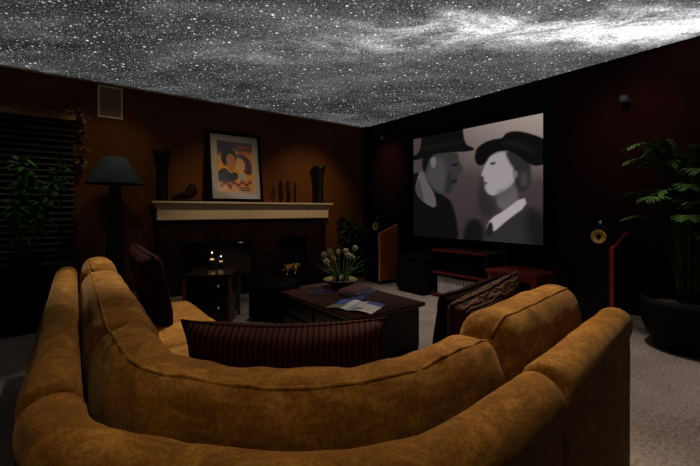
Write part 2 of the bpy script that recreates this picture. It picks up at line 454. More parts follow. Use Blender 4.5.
def sweep(pts, sect, r_end=.05, exp=2.4, wr=0.0, seed=0, puff=None, centre=(0, .5)):
    """sect: list of (u, v) with u along the inward normal and v the height; ends rounded over r_end"""
    L = [0]
    for i in range(1, len(pts)): L.append(L[-1]+math.dist(pts[i][0], pts[i-1][0]))
    tot = L[-1]; rows = []
    def at(s):
        s = min(max(s, 0), tot)
        for i in range(1, len(L)):
            if s <= L[i]+1e-9:
                t = (s-L[i-1])/max(1e-9, L[i]-L[i-1]); a, b = pts[i-1], pts[i]
                n = Vector((a[1][0]*(1-t)+b[1][0]*t, a[1][1]*(1-t)+b[1][1]*t)).normalized()
                return Vector((a[0][0]*(1-t)+b[0][0]*t, a[0][1]*(1-t)+b[0][1]*t)), n
    ss = []
    ne = 7
    for i in range(ne+1):
        w_ = 1-math.cos(i/ne*PI/2); ss.append((r_end*w_, (1-(1-w_)**exp)**(1/exp) if w_ < 1 else 1))
    k = max(3, int((tot-2*r_end)/.035))
    mid = [(r_end+(tot-2*r_end)*i/k, 1) for i in range(1, k)]
    full = ss + mid + [(tot-a, b) for a, b in reversed(ss)]
    vs = []; fs = []; m = len(sect); u0, v0 = centre
    for s_, sc_ in full:
        p, n = at(s_); sc_ = max(sc_, .02)
        for (u, v) in sect:
            uu, vv = u0+(u-u0)*sc_, v0+(v-v0)*sc_
            if puff:
                uu, vv = puff(s_/tot, uu, vv)
            q = Vector((p.x+n.x*uu, p.y+n.y*uu, vv))
            if wr:
                g = Vector((s_*9, uu*14, vv*14+seed))
                a = wr*noise.noise(g) + wr*.8*noise.noise(Vector((s_*26+2*vv*8, vv*7, seed+5)))
                q += Vector((n.x*(u-u0), n.y*(u-u0), v-v0)).normalized()*a
            vs.append(q)
    for i in range(len(full)-1):
        for j in range(m):
            j2 = (j+1) % m; fs.append((i*m+j, i*m+j2, (i+1)*m+j2, (i+1)*m+j))
    fs.append(tuple(reversed(range(m)))); fs.append(tuple(range((len(full)-1)*m, len(full)*m)))
    return vs, fs

# the padded back: outer skin drops to the floor rail, the top is a fat roll
def back_section(rad=.060, top=.724, out=-.01):
    s = []
    cz = top-rad
    for i in range(15):
        a = math.radians(-35 + 250*i/14)       # over the roll from inside to outside
        s.append((rad*math.cos(a), cz+rad*math.sin(a)))
    s += [(-.052, .56), (-.050, .40), (-.05, .25), (-.05, .10), (-.04, .06), (0, .06), (.045, .06), (.05, .2), (.05, .4), (.048, .56)]
    return s
bs = back_section()
for ctrl, seed, RO in ((LEFT, 1, -.052), (CORNER, 2, -.046), (RIGHT, 3, -.040)):
    mb = MB(); mb.add(*sweep(curve(ctrl, RO), bs, r_end=.03, exp=2.2, wr=.004, seed=seed, centre=(0, .45)))
    mb.build('backrest', M['velvet'], sofa, world=True, smooth=True)

# frame under the seats
fr = MB()
fr.box(.02, .70, 1.02, 3.10, .06, .24).box(.70, 1.68, .60, 1.12, .06, .24)
fr.prism([(.03, 1.02), (.04, .88), (.19, .66), (.27, .58), (.37, .51), (.47, .475), (.90, .50), (1.68, .60), (.70, 1.02)], .06, .24)
fr.build('seat_frame', M['velvet'], sofa, world=True, bevel=.01)
for i, (x, y) in enumerate([(.07, 3.04), (.64, 3.04), (.07, 1.05), (.64, 1.9), (1.62, .66), (1.62, 1.06), (1.0, 1.06), (.52, .52)]):
    MB().taper(.05, .05, .06, .06, 0, .07, x, y).build('foot', M['ebony'], sofa, world=True)

# seat cushions
def seat(x0, x1, y0, y1, seed, name='seat_cushion'):
    mb = MB(); mb.rbox(((x0+x1)/2, (y0+y1)/2, .325), ((x1-x0)/2, (y1-y0)/2, .085), .05, 18, crown=.018, wrinkle=.006, seed=seed)
    o = mb.build(name, M['velvet'], sofa, world=True, smooth=True, weld=True)
    r_ = .05; z = .372; lp = []
    for (ex, ey, a0) in ((x1-r_, y1-r_, 0), (x0+r_, y1-r_, PI/2), (x0+r_, y0+r_, PI), (x1-r_, y0+r_, PI*1.5)):
        for k in range(6):
            a = a0+PI/2*k/5; lp.append((ex+(r_-.006)*math.cos(a), ey+(r_-.006)*math.sin(a), z))
    lp.append(lp[0])
    MB().tube(lp, .005, 6).build('piping', M['velvet'], o, world=True, smooth=True)
seat(.10, .76, 2.08, 3.06, 1); seat(.10, .76, 1.09, 2.07, 2)
seat(.10, .80, .62, 1.08, 3); seat(.81, 1.70, .60, 1.16, 4)

# back cushions
def cush_section(a=.10, b=.20, z=.585, u=.19, e=2.7, lean=.12, thin=.25):
    s = []
    for i in range(30):
        t = 2*PI*i/30; c, d = math.cos(t), math.sin(t)
        x = a*math.copysign(abs(c)**(2/e), c); y = b*math.copysign(abs(d)**(2/e), d)
        x *= 1 - thin*(y/b if y > 0 else 0)
        s.append((u + x - lean*y, z+y))
    return s
def back_cushion(pts, sect, seed, wr=.007, puff=None, r_end=.09, seam=(9, 2)):
    u0 = sum(p[0] for p in sect)/len(sect); v0 = sum(p[1] for p in sect)/len(sect); m = len(sect)
    mb = MB(); vs, fs = sweep(pts, sect, r_end=r_end, exp=2.6, wr=wr, seed=seed, centre=(u0, v0), puff=puff)
    mb.add(vs, fs)
    o = mb.build('back_cushion', M['velvet'], sofa, world=True, smooth=True, sub=1)
    rows = [vs[i*m:(i+1)*m] for i in range(len(vs)//m)]
    tb = []
    for r in rows[3:-3]:                      # the welt runs along the rear upper edge, lying in the fabric
        c = Vector((sum(p.x for p in r)/m, sum(p.y for p in r)/m, sum(p.z for p in r)/m))
        p = Vector(r[seam[0]]); tb.append(p + (p-c).normalized()*-.0035)
    MB().tube(tb, .0055, 6).build('piping', M['velvet'], o, world=True, smooth=True)
    return o
# cushion paths run at their own offsets from the inner edge of the back
back_cushion(curve([(.045, 3.13), (.037, 2.66)], .122), cush_section(a=.105, b=.19, z=.595, u=0, lean=.02, thin=.08, e=3), 11, r_end=.10)
back_cushion(curve([(.037, 2.60), (.022, 1.31)], .122), cush_section(a=.112, b=.185, z=.575, u=0, lean=.02, thin=.05, e=3), 12, r_end=.10, wr=.010)
cc = [(-.008, 1.36), (-.004, 1.08), (.022, .91), (.080, .79), (.175, .675), (.255, .59), (.35, .515), (.45, .47), (.56, .455), (.77, .462), (.985, .485)]
back_cushion(curve(cc, .150), cush_section(a=.100, b=.18, z=.578, u=0, lean=.02, thin=.10), 13, wr=.014, r_end=.10)
back_cushion(curve([(.945, .48), (1.27, .52), (1.645, .568)], .148), cush_section(a=.110, b=.202, z=.600, u=0, lean=.06, thin=.12), 14, r_end=.08)

# ------------------------------------------------------------------ throw pillows
def pillow(name, label, size, thick, m, loc, rot, group=None, piping=True, seed=0, pm=None, pinch=.07):
    w_, h_ = size; T = Matrix.LocRotScale(Vector(loc), rot.to_quaternion() if hasattr(rot, 'to_quaternion') else rot, None)
    n = 22; mb = MB()
    for sg in (1, -1):
        def fn(a, b):
            x, y = 2*a-1, 2*b-1
            t = max(0, (1-x**4))**.5*max(0, (1-y**4))**.5
            pin = 1-pinch*(1-x*x); pin2 = 1-.07*(1-y*y)
            wv = .010*noise.noise(Vector((x*2.2+seed, y*2.2, sg)))*t
            return (x*w_/2*pin2*(1), y*h_/2*pin, sg*(thick/2*t**.8 + wv))
        mb.sheet(fn, n, n)
    o = mb.build(name, m, None, smooth=True, weld=True)
    o.matrix_world = T
    tag(o, label, 'pillow', group)
    if piping:
        pts = []
        for k in range(81):
            s_ = (k/80*4) % 4; e = int(s_) % 4; f = s_-int(s_); q = 2*f-1
            x, y = [(q, -1), (1, q), (-q, 1), (-1, -q)][e]
            pts.append((x*w_/2*(1-.07*(1-y*y)), y*h_/2*(1-pinch*(1-x*x)), 0))
        MB().tube(pts, .005, 6).build('piping', pm or m, o, smooth=True)
    return o
def basis(xd, yd):
    x = Vector(xd).normalized(); y = Vector(yd); y = (y-x*y.dot(x)).normalized(); z = x.cross(y)
    return Matrix((x, y, z)).transposed()
# long corduroy pillow lying across the corner
pillow('throw_pillow', 'long dark red ribbed pillow lying across the sofa corner', (.76, .30), .17, M['rib'], (.655, 1.265, .545),
       basis((.80, -.56, 0), (-.07, -.10, 1)), seed=1, pm=M['rib'], pinch=.20)
pillow('throw_pillow', 'plain maroon square pillow propped at the far end of the left wing', (.47, .47), .13, M['maroon'], (.405, 2.56, .640),
       basis((-.10, 1, .10), (-.22, 0, 1)), seed=2)
pillow('throw_pillow', 'plain black pillow behind the brown patterned pillow on the right wing', (.36, .36), .11, M['velvet_black'], (1.51, 1.085, .585),
       basis((1, -.16, .16), (-.20, -.34, 1)), seed=3)
pillow('throw_pillow', 'brown pillow with swirling contour pattern on the right wing', (.41, .41), .13, M['swirl'], (1.42, .93, .590),
       basis((1, -.12, .24), (-.22, -.26, 1)), seed=4)

# ------------------------------------------------------------------ coffee table
ct = thing('coffee_table', 'dark mahogany coffee table with drawers standing in the sofa corner', 'table', (1.865, 2.48, 0))
MB().rbox((0, 0, .365), (.36, .525, .016), .008, 6).build('tabletop', M['dark_wood'], ct, smooth=True)
MB().box(-.325, .325, -.49, .49, .04, .349).build('body', M['ebony'], ct, bevel=.004)
for y in (-.245, .245):
    for z in (.13, .27):
        d = MB().rbox((-.331, y, z), (.010,   .225, .058), .005, 6).build('drawer', M['ebony'], ct, smooth=True)
        k = MB().sphere((-.352, y+.12, z), .012, 12); k.sphere((-.352, y-.12, z), .012, 12)
        MB().lathe([(.004, 0), (.005, .01), (.012, .018), (.011, .026), (.003, .03)], 12, T=Tr(-.34, y, z) @ Ry(-PI/2)).build('knob', M['ebony'], d, smooth=True)
for sx in (-1, 1):
    for sy in (-1, 1):
        MB().taper(.04, .04, .055, .055, 0, .11, sx*.30, sy*.465).build('leg', M['ebony'], ct, bevel=.003)

# bowl of flowers
fb = thing('flower_bowl', 'olive glazed bowl of white flowers on the coffee table', 'flower bowl', (2.03, 2.82, .381))
MB().lathe([(.05, 0), (.07, .005), (.13, .045), (.158, .072), (.162, .074), (.158, .078), (.12, .05), (.06, .03), (.001, .028)], 36).build('bowl', M['bowl'], fb, smooth=True)
MB().lathe([(.001, .055), (.1, .058), (.128, .05), (.12, .045), (.001, .04)], 24).build('soil', M['soil'], fb, smooth=True)
def flower(c, d, r=.028):
    mb = MB(); d = Vector(d).normalized()
    q = d.to_track_quat('Z', 'Y').to_matrix().to_4x4(); T = Tr(*c) @ q
    for k in range(6):
        a = k*PI/3
        def fn(u, v, a=a):
            l = u*r; wd = math.sin(PI*min(.98, .08+u*.9))*r*.42*(2*v-1)
            return (math.cos(a)*l-math.sin(a)*wd, math.sin(a)*l+math.cos(a)*wd, .006*math.sin(u*2.5)-.002*abs(2*v-1))
        mb.sheet(fn, 5, 2, T=T)
    mb.lathe([(.006, 0), (.007, .008), (.010, .016), (.009, .017), (.003, .01)], 10, T=T)
    return mb
right_v = Vector((.797, -.605, 0))
random.seed(3)
for i, (lx, z, dp) in enumerate([(-.155, .30, 0), (-.105, .33, .02), (-.06, .27, -.04), (-.02, .325, .03), (.045, .335, 0), (.075, .30, -.05), (.135, .36, .02), (.11, .27, .05), (-.13, .245, -.06)]):
    top = right_v*lx + Vector((.605, .797, 0))*dp + Vector((0, 0, z))
    base = Vector((lx*.35, dp*.3, .05))*1.0
    mid = base.lerp(top, .55) + Vector((0, 0, .05))
    pts = [base.lerp(mid, t).lerp(mid.lerp(top, t), t) for t in [j/8 for j in range(9)]]
    st = MB().tube(pts, [.004-.0015*j/8 for j in range(9)], 6).build('stem', M['greenstem'], fb, smooth=True)
    fl = flower(top, (-.6+random.uniform(-.5, .5), -.8+random.uniform(-.4, .4), random.uniform(-.4, .3)), .031).build('flower', M['petal'], st, smooth=True, solid=.0015)
lf = MB()
for i in range(26):
    a = random.uniform(0, 2*PI); ln = random.uniform(.12, .30); o_ = Vector((.07*math.cos(a), .07*math.sin(a), .05)); bend = random.uniform(.05, .22)
    def fn(u, v):
        wd = .007*(1-u)**.5*(2*v-1)
        return (o_.x+math.cos(a)*bend*u*u-math.sin(a)*wd, o_.y+math.sin(a)*bend*u*u+math.cos(a)*wd, o_.z+ln*u-.08*u**3*bend*4)
    lf.sheet(fn, 8, 1)
lf.build('foliage', M['leaf'], fb, smooth=True, solid=.001)

# reading matter on the coffee table
def grid_colour(o, cols):
    me = o.data; ca = me.color_attributes.new('Col', 'FLOAT_COLOR', 'POINT')
    ca.data.foreach_set('color', np.concatenate([cols, np.ones((len(cols), 1))], 1).astype(np.float32).ravel())
def raw_grid(fn, nu, nv):
    vs = [fn(i/nu, j/nv) for i in range(nu+1) for j in range(nv+1)]
    fs = [(i*(nv+1)+j, (i+1)*(nv+1)+j, (i+1)*(nv+1)+j+1, i*(nv+1)+j+1) for i in range(nu) for j in range(nv)]
    return vs, fs
mg = thing('magazine', 'open magazine with blue and white pages lying on the coffee table', 'magazine', (1.705, 2.175, .382), math.radians(26))
for sg, nm in ((1, 'page'), (-1, 'page')):
    def pg(u, v):
        y = sg*u*.185; z = .003+.016*math.sin(PI*min(1, u*1.02))**.8*(1-u*.55)
        return ((v-.5)*.275, y, z)
    vs, fs = raw_grid(pg, 20, 26)
    if sg > 0: fs = [tuple(reversed(f)) for f in fs]
    vs2 = [Vector(p) for p in vs]
    mb = MB(); mb.add(vs2, fs)
    o = mb.build(nm, M['magpic'], mg, smooth=True)
    U, V = np.meshgrid(np.linspace(0, 1, 21), np.linspace(0, 1, 27), indexing='ij')
    c = np.ones((21, 27, 3))*np.array((.80, .78, .74))
    if sg > 0:
        c[(U > .42)] = (.05, .10, .36); c[(U > .35) & (V < .4)] = (.22, .30, .18); c[(U > .7) & (V > .55)] = (.10, .20, .55)
        c[(U < .12)] = (.45, .48, .60)
    else:
        lines = ((U*20).astype(int) % 2 == 0) & (V > .08) & (V < .92) & (U > .1) & (U < .92)
        c[lines] = (.62, .60, .57); c[(V > .70) & (U > .25)] = (.07, .10, .30); c[(V < .3) & (U < .5) & (V > .08)] = (.16, .22, .13)
    grid_colour(o, c.reshape(-1, 3))
MB().box(-.137, .137, -.183, .183, 0, .003).build('cover', M['blue'], mg)
def book(label, loc, rz, w_, d_, h_, cover):
    t = thing('book', label, 'book', loc, math.radians(rz))
    MB().box(-w_/2, w_/2, -d_/2, d_/2, 0, .0025).box(-w_/2, w_/2, -d_/2, d_/2, h_-.0025, h_).box(-w_/2, w_/2, d_/2-.003, d_/2, .0025, h_-.0025).build('cover', cover, t)
    MB().box(-w_/2+.004, w_/2-.004, -d_/2+.004, d_/2-.003, .0025, h_-.0025).build('page_block', M['paper'], t)
book('blue covered book underneath the dark red book on the coffee table', (1.985, 2.50, .381), 14, .27, .20, .022, M['blue'])
book('dark red book with white page edges topmost of a pair beside the flower bowl', (1.965, 2.515, .4035), 22, .26, .19, .026, M['redcover'])
book('small bright blue booklet between the open magazine and the dark red book', (1.86, 2.345, .381), 30, .13, .10, .012, M['blue'])
book('navy book lying left of the flower bowl on the coffee table', (1.74, 2.72, .381), -35, .20, .15, .018, M['navy'])

# ------------------------------------------------------------------ ottoman and end table by the fireplace
ot = thing('ottoman', 'black leather cube ottoman behind the coffee table', 'ottoman', (1.70, 3.50, 0), math.radians(-47))
MB().rbox((0, 0, .175), (.205, .205, .135), .02, 12).build('body', M['leather'], ot, smooth=True)
MB().rbox((0, 0, .335), (.21, .21, .028), .022, 12, crown=.008).build('cushion', M['leather'], ot, smooth=True)
for sx in (-1, 1):
    for sy in (-1, 1): MB().taper(.03, .03, .035, .035, 0, .05, sx*.17, sy*.17).build('foot', M['ebony'], ot)
et = thing('end_table', 'black end table with drawers near the hearth holding two candles', 'table', (1.143, 3.72, 0), math.radians(-30))
# local x runs along the drawer face, local -y looks at the sofa
MB().rbox((0, 0, .497), (.225, .26, .013), .006, 6).build('tabletop', M['ebony'], et, smooth=True)
MB().box(-.19, .19, -.225, .225, .06, .483).build('body', M['ebony'], et, bevel=.003)
for z, hh in ((.40, .065), (.20, .115)):
    dr = MB().rbox((0, -.230, z), (.165, .009, hh), .005, 6).build('drawer', M['ebony'], et, smooth=True)
    part_label(MB().lathe([(.004, 0), (.005, .012), (.014, .02), (.013, .028), (.003, .032)], 14, T=Tr(.10, -.239, z) @ Rx(PI/2)).build('knob', M['silver'], dr, smooth=True), 'silver knob')
for sx in (-1, 1):
    for sy in (-1, 1):
        MB().taper(.030, .030, .035, .035, 0, .484, sx*.200, sy*.235).build('leg', M['postwood'], et, bevel=.003)
def candle(label, loc, h, r):
    t = thing('candle_holder', label, 'candle', loc, 0, )
    MB().lathe([(r*.8, 0), (r*.85, .006), (.006, .010), (.006, h*.35), (r*.5, h*.42), (r*.6, h*.45), (.004, h*.45)], 20).build('stand', M['black'], t, smooth=True)
    MB().lathe([(r*.5, h*.455), (r, h*.5), (r*1.05, h), (r*.99, h), (r*.94, h*.52), (.002, h*.475)], 24).build('glass_cup', M['glass'], t, smooth=True)
    c = MB().lathe([(r*.75, h*.53), (r*.75, h*.74), (.002, h*.75)], 18).build('candle', M['wax'], t, smooth=True)
    MB().lathe([(.002, h*.76), (r*.26, h*.83), (r*.20, h*.92), (.002, h*1.04)], 12).build('flame', M['flame'], c, smooth=True)
candle('taller glass candle holder with bright flame on the black end table', (1.170, 3.86, .511), .155, .034)
candle('shorter glass candle holder with orange flame on the black end table', (1.250, 3.83, .511), .115, .032)

# ------------------------------------------------------------------ fireplace
fp = thing('fireplace', 'dark brick fireplace with cream mantel along the russet wall', 'fireplace', (2.12, 5.17, 0))
def W(mb, name, m, parent, **k): return mb.build(name, m, parent, world=True, **k)
# brick face with two openings
X0, X1, FY = .88, 3.37, 5.10
bk = MB()
LX0, LX1, RX0, RX1, OZ0, OZ1 = 1.14, 2.12, 2.53, 3.0, .13, .70
bk.box(X0, LX0, FY, YW-.002, .0, .972).box(LX1, RX0, FY, YW-.002, 0, .972).box(RX1, X1, FY, YW-.002, 0, .972)
bk.box(LX0, LX1, FY, YW-.002, OZ1, .972).box(RX0, RX1, FY, YW-.002, OZ1, .972)
bk.box(LX0, LX1, FY, YW-.002, 0, OZ0).box(RX0, RX1, FY, YW-.002, 0, OZ0)
W(bk, 'brick_surround', M['brick'], fp)
W(MB().box(1.6, X1+.02, 4.72, FY-.001, 0, .12), 'hearth', M['brick'], fp, bevel=.006)
for (a, b) in ((LX0, LX1), (RX0, RX1)):
    fbx = MB(); fbx.box(a, b, YW-.02, YW-.003, OZ0, OZ1)
    W(fbx, 'firebox', M['fire_in'], fp)
gd = MB()
for a in ((LX0, LX0+.025), (LX1-.025, LX1), ((LX0+LX1)/2-.012, (LX0+LX1)/2+.012)): gd.box(a[0], a[1], FY-.012, FY+.01, OZ0, OZ1)
for a in ((OZ0, OZ0+.025), (OZ1-.04, OZ1)): gd.box(LX0, LX1, FY-.012, FY+.01, a[0], a[1])
d_ = W(gd, 'glass_door', M['black'], fp, bevel=.003)
W(MB().box(LX0+.02, LX1-.02, FY-.003, FY+.001, OZ0+.02, OZ1-.02), 'pane', M['night'], d_)
part_label(W(MB().tube([(1.88, FY-.03, .645), (2.0, FY-.03, .645)], .008), 'handle', M['gold'], d_, smooth=True), 'brass handle')
# gilt ornament in the right opening: two uprights and a curled bar
gi = MB()
cur = []
for i in range(60):
    t = i/59; cur.append((2.60+.27*t, FY-.035, .255+.020*math.sin(t*34)+.006*math.sin(t*11)))
gi.tube(cur, .009, 6)
gi.tube([(2.60, FY-.035, .235), (2.87, FY-.035, .235)], .007, 6)
for x in (2.66, 2.80): gi.tube([(x, FY-.035, .235), (x, FY-.035, .17), (x-.02, FY-.04, .121)], .006, 6)
part_label(W(gi, 'fire_rail', M['gold'], fp, smooth=True), 'gilt curled rail')
for (x, z, r) in ((2.68, .17, .03), (2.78, .175, .033), (2.86, .165, .028)):
    W(MB().tube([(x-.09, FY+.055, z), (x+.05, FY+.09, z)], r, 10), 'log', M['log'], fp, smooth=True)
# mantel: frieze and moulded shelf
mt = MB(); mt.box(.87, 3.39, 5.05, YW-.001, .974, 1.11)
W(mt, 'frieze', M['mantel'], fp, bevel=.004)
prof = [(5.05, 1.11), (5.045, 1.11), (5.04, 1.125), (5.035, 1.13), (5.025, 1.15), (5.0, 1.172), (4.985, 1.178), (4.985, 1.186), (4.97, 1.188), (4.97, 1.21)]
ms = MB(); vs = []
for i, (y, z) in enumerate(prof):
    o_ = 5.05-y; vs += [(.87-o_*.8, YW-.001, z), (.87-o_*.8, y, z), (3.39+o_*.5, y, z), (3.39+o_*.5, YW-.001, z)]
fs = []
for i in range(len(prof)-1):
    for j in range(4):
        j2 = (j+1) % 4; fs.append((i*4+j, i*4+j2, (i+1)*4+j2, (i+1)*4+j))
fs += [(0, 1, 2, 3), tuple(range((len(prof)-1)*4, len(prof)*4))]
ms.add(vs, fs); W(ms, 'mantel_shelf', M['mantel'], fp)

# ------------------------------------------------------------------ on the mantel
def flared_vase(label, x, h):
    t = thing('vase', label, 'vase', (x, 5.10, 1.211), 0, 'tall flared vases on the mantel')
    MB().lathe([(.062, 0), (.072, .008), (.068, .03), (.062, h*.35), (.068, h*.7), (.090, h*.92), (.112, h), (.104, h), (.082, h*.91), (.058, h*.7), (.05, h*.3), (.001, .03)], 32).build('body', M['vase'], t, smooth=True)
    MB().lathe([(.104, h-.004), (.113, h-.004), (.1135, h+.003), (.104, h+.003), (.104, h-.004)], 32).build('rim', M['vase'], t, smooth=True)
flared_vase('tall black flared vase at the left end of the mantel', .935, .62)
flared_vase('tall black flared vase at the right end of the mantel', 3.25, .59)
def figurine(label, x, h, arm, seed):
    t = thing('figurine', label, 'figurine', (x, 5.09, 1.211), math.radians(seed*23), 'slender carved figures on the mantel')
    MB().lathe([(.030, 0), (.031, .012), (.024, .016), (.001, .016)], 18).build('base', M['figure'], t, smooth=True)
    me = bpy.data.meshes.new('body')
    v = [(0,0,h*.52), (0,0,h*.66), (0,0,h*.80), (0,0,h*.87), (0,0,h*.93),
         (.012,0,h*.30), (.011,0,.015), (-.012,0,h*.30), (-.011,0,.015),
         (.030,0,h*.78), (.036,.004*arm,h*.62), (.022,.02,h*.50), (-.030,0,h*.78), (-.036,.004,h*.62), (-.024,.016*arm,h*.48)]
    e = [(0,1),(1,2),(2,3),(3,4),(0,5),(5,6),(0,7),(7,8),(2,9),(9,10),(10,11),(2,12),(12,13),(13,14)]
    me.from_pydata(v, e, []); me.materials.append(M['figure'])
    o = bpy.data.objects.new('body', me); COL.objects.link(o); o.parent = t
    o.modifiers.new('skin', 'SKIN'); r = [.021,.017,.019,.009,.017,.014,.012,.014,.012,.009,.008,.007,.009,.008,.007]
    for i, q in enumerate(r): me.skin_vertices[0].data[i].radius = (q, q)
    me.skin_vertices[0].data[0].use_root = True
    sb = o.modifiers.new('sub', 'SUBSURF'); sb.levels = 2; sb.render_levels = 2
figurine('leftmost and tallest of the three slender dark carved figures on the mantel', 2.555, .385, 1, 1)
figurine('middle one of the three slender dark carved figures on the mantel', 2.675, .375, -1, -1)
figurine('rightmost and shortest of the three slender dark carved figures on the mantel', 2.80, .345, 1, 2)
scu = thing('sculpture', 'low dark sculpture on the mantel between black vase and framed poster', 'sculpture', (1.215, 5.10, 1.211))
MB().box(-.17, .16, -.06, .06, 0, .02).build('base', M['figure'], scu, bevel=.004)
sm = bpy.data.meshes.new('body')
v = [(-.12,0,.055), (-.05,0,.08), (.02,0,.085), (.07,0,.13), (.075,0,.19), (.07,-.005,.235), (.11,.02,.06), (-.145,.02,.035)]
sm.from_pydata(v, [(0,1),(1,2),(2,3),(3,4),(4,5),(3,6),(0,7)], []); sm.materials.append(M['figure'])
so = bpy.data.objects.new('body', sm); COL.objects.link(so); so.parent = scu
so.modifiers.new('skin', 'SKIN')
for i, q in enumerate([.040, .050, .055, .062, .058, .038, .05, .025]): sm.skin_vertices[0].data[i].radius = (q, q*.9)
sm.skin_vertices[0].data[0].use_root = True
sb = so.modifiers.new('sub', 'SUBSURF'); sb.levels = 2; sb.render_levels = 2

# ------------------------------------------------------------------ flat pictures drawn as colour grids
def sd_poly(U, V, poly):
    P = np.array(poly, float); n = len(P)
    d = np.full(U.shape, 1e9); ins = np.zeros(U.shape, bool)
    for i in range(n):
        a, b = P[i-1], P[i]; e = b-a
        wx, wy = U-a[0], V-a[1]
        t = np.clip((wx*e[0]+wy*e[1])/max(1e-12, e@e), 0, 1)
        d = np.minimum(d, (wx-e[0]*t)**2+(wy-e[1]*t)**2)
        c = ((a[1] > V) != (b[1] > V)) & (U < (b[0]-a[0])*(V-a[1])/((b[1]-a[1]) if abs(b[1]-a[1]) > 1e-12 else 1e-12)+a[0])
        ins ^= c
    d = np.sqrt(d); return np.where(ins, -d, d)
def chaikin(p, k=2):
    p = [tuple(q) for q in p]
    for _ in range(k):
        r = []
        for i in range(len(p)):
            a, b = p[i], p[(i+1) % len(p)]
            r += [(.75*a[0]+.25*b[0], .75*a[1]+.25*b[1]), (.25*a[0]+.75*b[0], .25*a[1]+.75*b[1])]
        p = r
    return p
def paint(img, U, V, poly, col, soft=.01, sm=2, alpha=1.0):
    d = sd_poly(U, V, chaikin(poly, sm) if sm else poly)
    a = np.clip(.5-d/soft, 0, 1)*alpha; a = (a*a*(3-2*a))[..., None]
    c = np.array(col, float)
    img[:] = img*(1-a) + c*a
def lin(r, g, b): return tuple(((c/255)/12.92 if c/255 <= .04045 else ((c/255+.055)/1.055)**2.4) for c in (r, g, b))
def grey(k): return lin(k*1.0, k*.95, k*.96)

# the film frame on the screen: an anonymous man and woman in hats facing each other
SY0, SY1, SZ0, SZ1 = 4.02, 2.03, .70, 2.20
def K(pts):   # sketch units to picture units
    r = []
    for x, y in pts:
        t = (x-33)/415; u = 1.368*t/(1+.368*t); top = 95-75*t; bot = 402+26*t
        r.append((u, (y-top)/(bot-top)))
    return r
nu, nv = 190, 150
U, V = np.meshgrid(np.linspace(0, 1, nu+1), np.linspace(0, 1, nv+1), indexing='ij')
img = np.zeros((nu+1, nv+1, 3))
bg = np.array(lin(80, 67, 68)); hi = np.array(lin(176, 160, 150)); lo = np.array(lin(30, 25, 26))
k1 = np.clip((.62-V*1.5)*(.15+U*1.2)+(U-.45)*.45, 0, 1)[..., None]; k2 = np.clip(V*1.1-.35+.0*U, 0, 1)[..., None]
img[:] = bg*(1-k1)+hi*k1; img[:] = img*(1-k2*.8)+lo*k2*.8
# woman: shoulders, neck, face, hair, hat
paint(img, U, V, K([(245, 440), (262, 385), (300, 340), (380, 300), (420, 315), (440, 345), (470, 440)]), grey(50), .02)
paint(img, U, V, K([(385, 310), (470, 330), (470, 450), (400, 450)]), grey(28), .10)
paint(img, U, V, K([(296, 300), (305, 262), (352, 235), (372, 285), (330, 332)]), grey(104), .03)
paint(img, U, V, K([(278, 152), (262, 178), (253, 200), (249, 211), (259, 217), (257, 228), (262, 240), (259, 250), (268, 268), (288, 276), (318, 264), (352, 240), (372, 200), (366, 160), (320, 135)]), grey(172), .018)
paint(img, U, V, K([(300, 258), (330, 255), (362, 226), (372, 240), (330, 290), (300, 285)]), grey(92), .07, alpha=.8)
paint(img, U, V, K([(276, 172), (296, 168), (294, 178), (279, 180)]), grey(40), .02)
paint(img, U, V, K([(259, 230), (272, 234), (260, 244)]), grey(64), .015)
paint(img, U, V, K([(322, 138), (340, 175), (352, 190), (356, 240), (376, 268), (404, 250), (410, 190), (400, 150), (360, 130)]), grey(46), .03)
paint(img, U, V, K([(350, 200), (364, 196), (366, 216), (354, 220)]), grey(120), .02)
paint(img, U, V, K([(372, 205), (392, 200), (396, 240), (380, 250)]), grey(74), .05)
paint(img, U, V, K([(262, 380), (280, 346), (318, 325), (384, 276), (396, 305), (330, 352), (285, 392)]), grey(186), .012, 1)
paint(img, U, V, K([(264, 372), (284, 350), (290, 395), (268, 410)]), grey(34), .015)
paint(img, U, V, K([(228, 146), (236, 122), (275, 100), (318, 96), (325, 80), (360, 72), (420, 86), (470, 110), (470, 170), (430, 186), (400, 178), (350, 138), (310, 134), (275, 150), (262, 178), (240, 182), (229, 166)]), grey(11), .012)
paint(img, U, V, K([(300, 112), (350, 100), (400, 116), (430, 150), (350, 120)]), grey(24), .04)
# man: coat, collar, neck, face, hat
paint(img, U, V, K([(10, 440), (10, 215), (50, 195), (80, 230), (120, 270), (150, 285), (168, 330), (182, 440)]), grey(15), .02)
paint(img, U, V, K([(36, 262), (50, 200), (62, 196), (78, 232), (103, 275), (106, 316), (70, 300)]), grey(100), .014, 1)
paint(img, U, V, K([(36, 262), (48, 214), (58, 250), (70, 300)]), grey(70), .03)
paint(img, U, V, K([(76, 230), (84, 140), (178, 136), (176, 160), (190, 186), (191, 200), (176, 206), (172, 218), (176, 228), (166, 240), (156, 262), (132, 272), (108, 262)]), grey(58), .018)
paint(img, U, V, K([(84, 160), (128, 150), (140, 200), (132, 268), (100, 262), (76, 230)]), grey(78), .05, alpha=.8)
paint(img, U, V, K([(152, 176), (178, 170), (176, 180), (156, 184)]), grey(26), .02)
paint(img, U, V, K([(152, 226), (174, 222), (168, 234), (150, 238)]), grey(26), .02)
paint(img, U, V, K([(140, 200), (160, 206), (150, 268), (130, 272)]), grey(38), .05, alpha=.7)
paint(img, U, V, K([(60, 150), (92, 140), (98, 150), (82, 160), (72, 205), (60, 190)]), grey(18), .02)
paint(img, U, V, K([(88, 154), (104, 150), (106, 178), (94, 190), (87, 176)]), grey(118), .015)
paint(img, U, V, K([(20, 152), (55, 138), (60, 60), (190, 30), (194, 112), (226, 124), (228, 134), (180, 138), (110, 140), (60, 158), (24, 164)]), grey(14), .012)
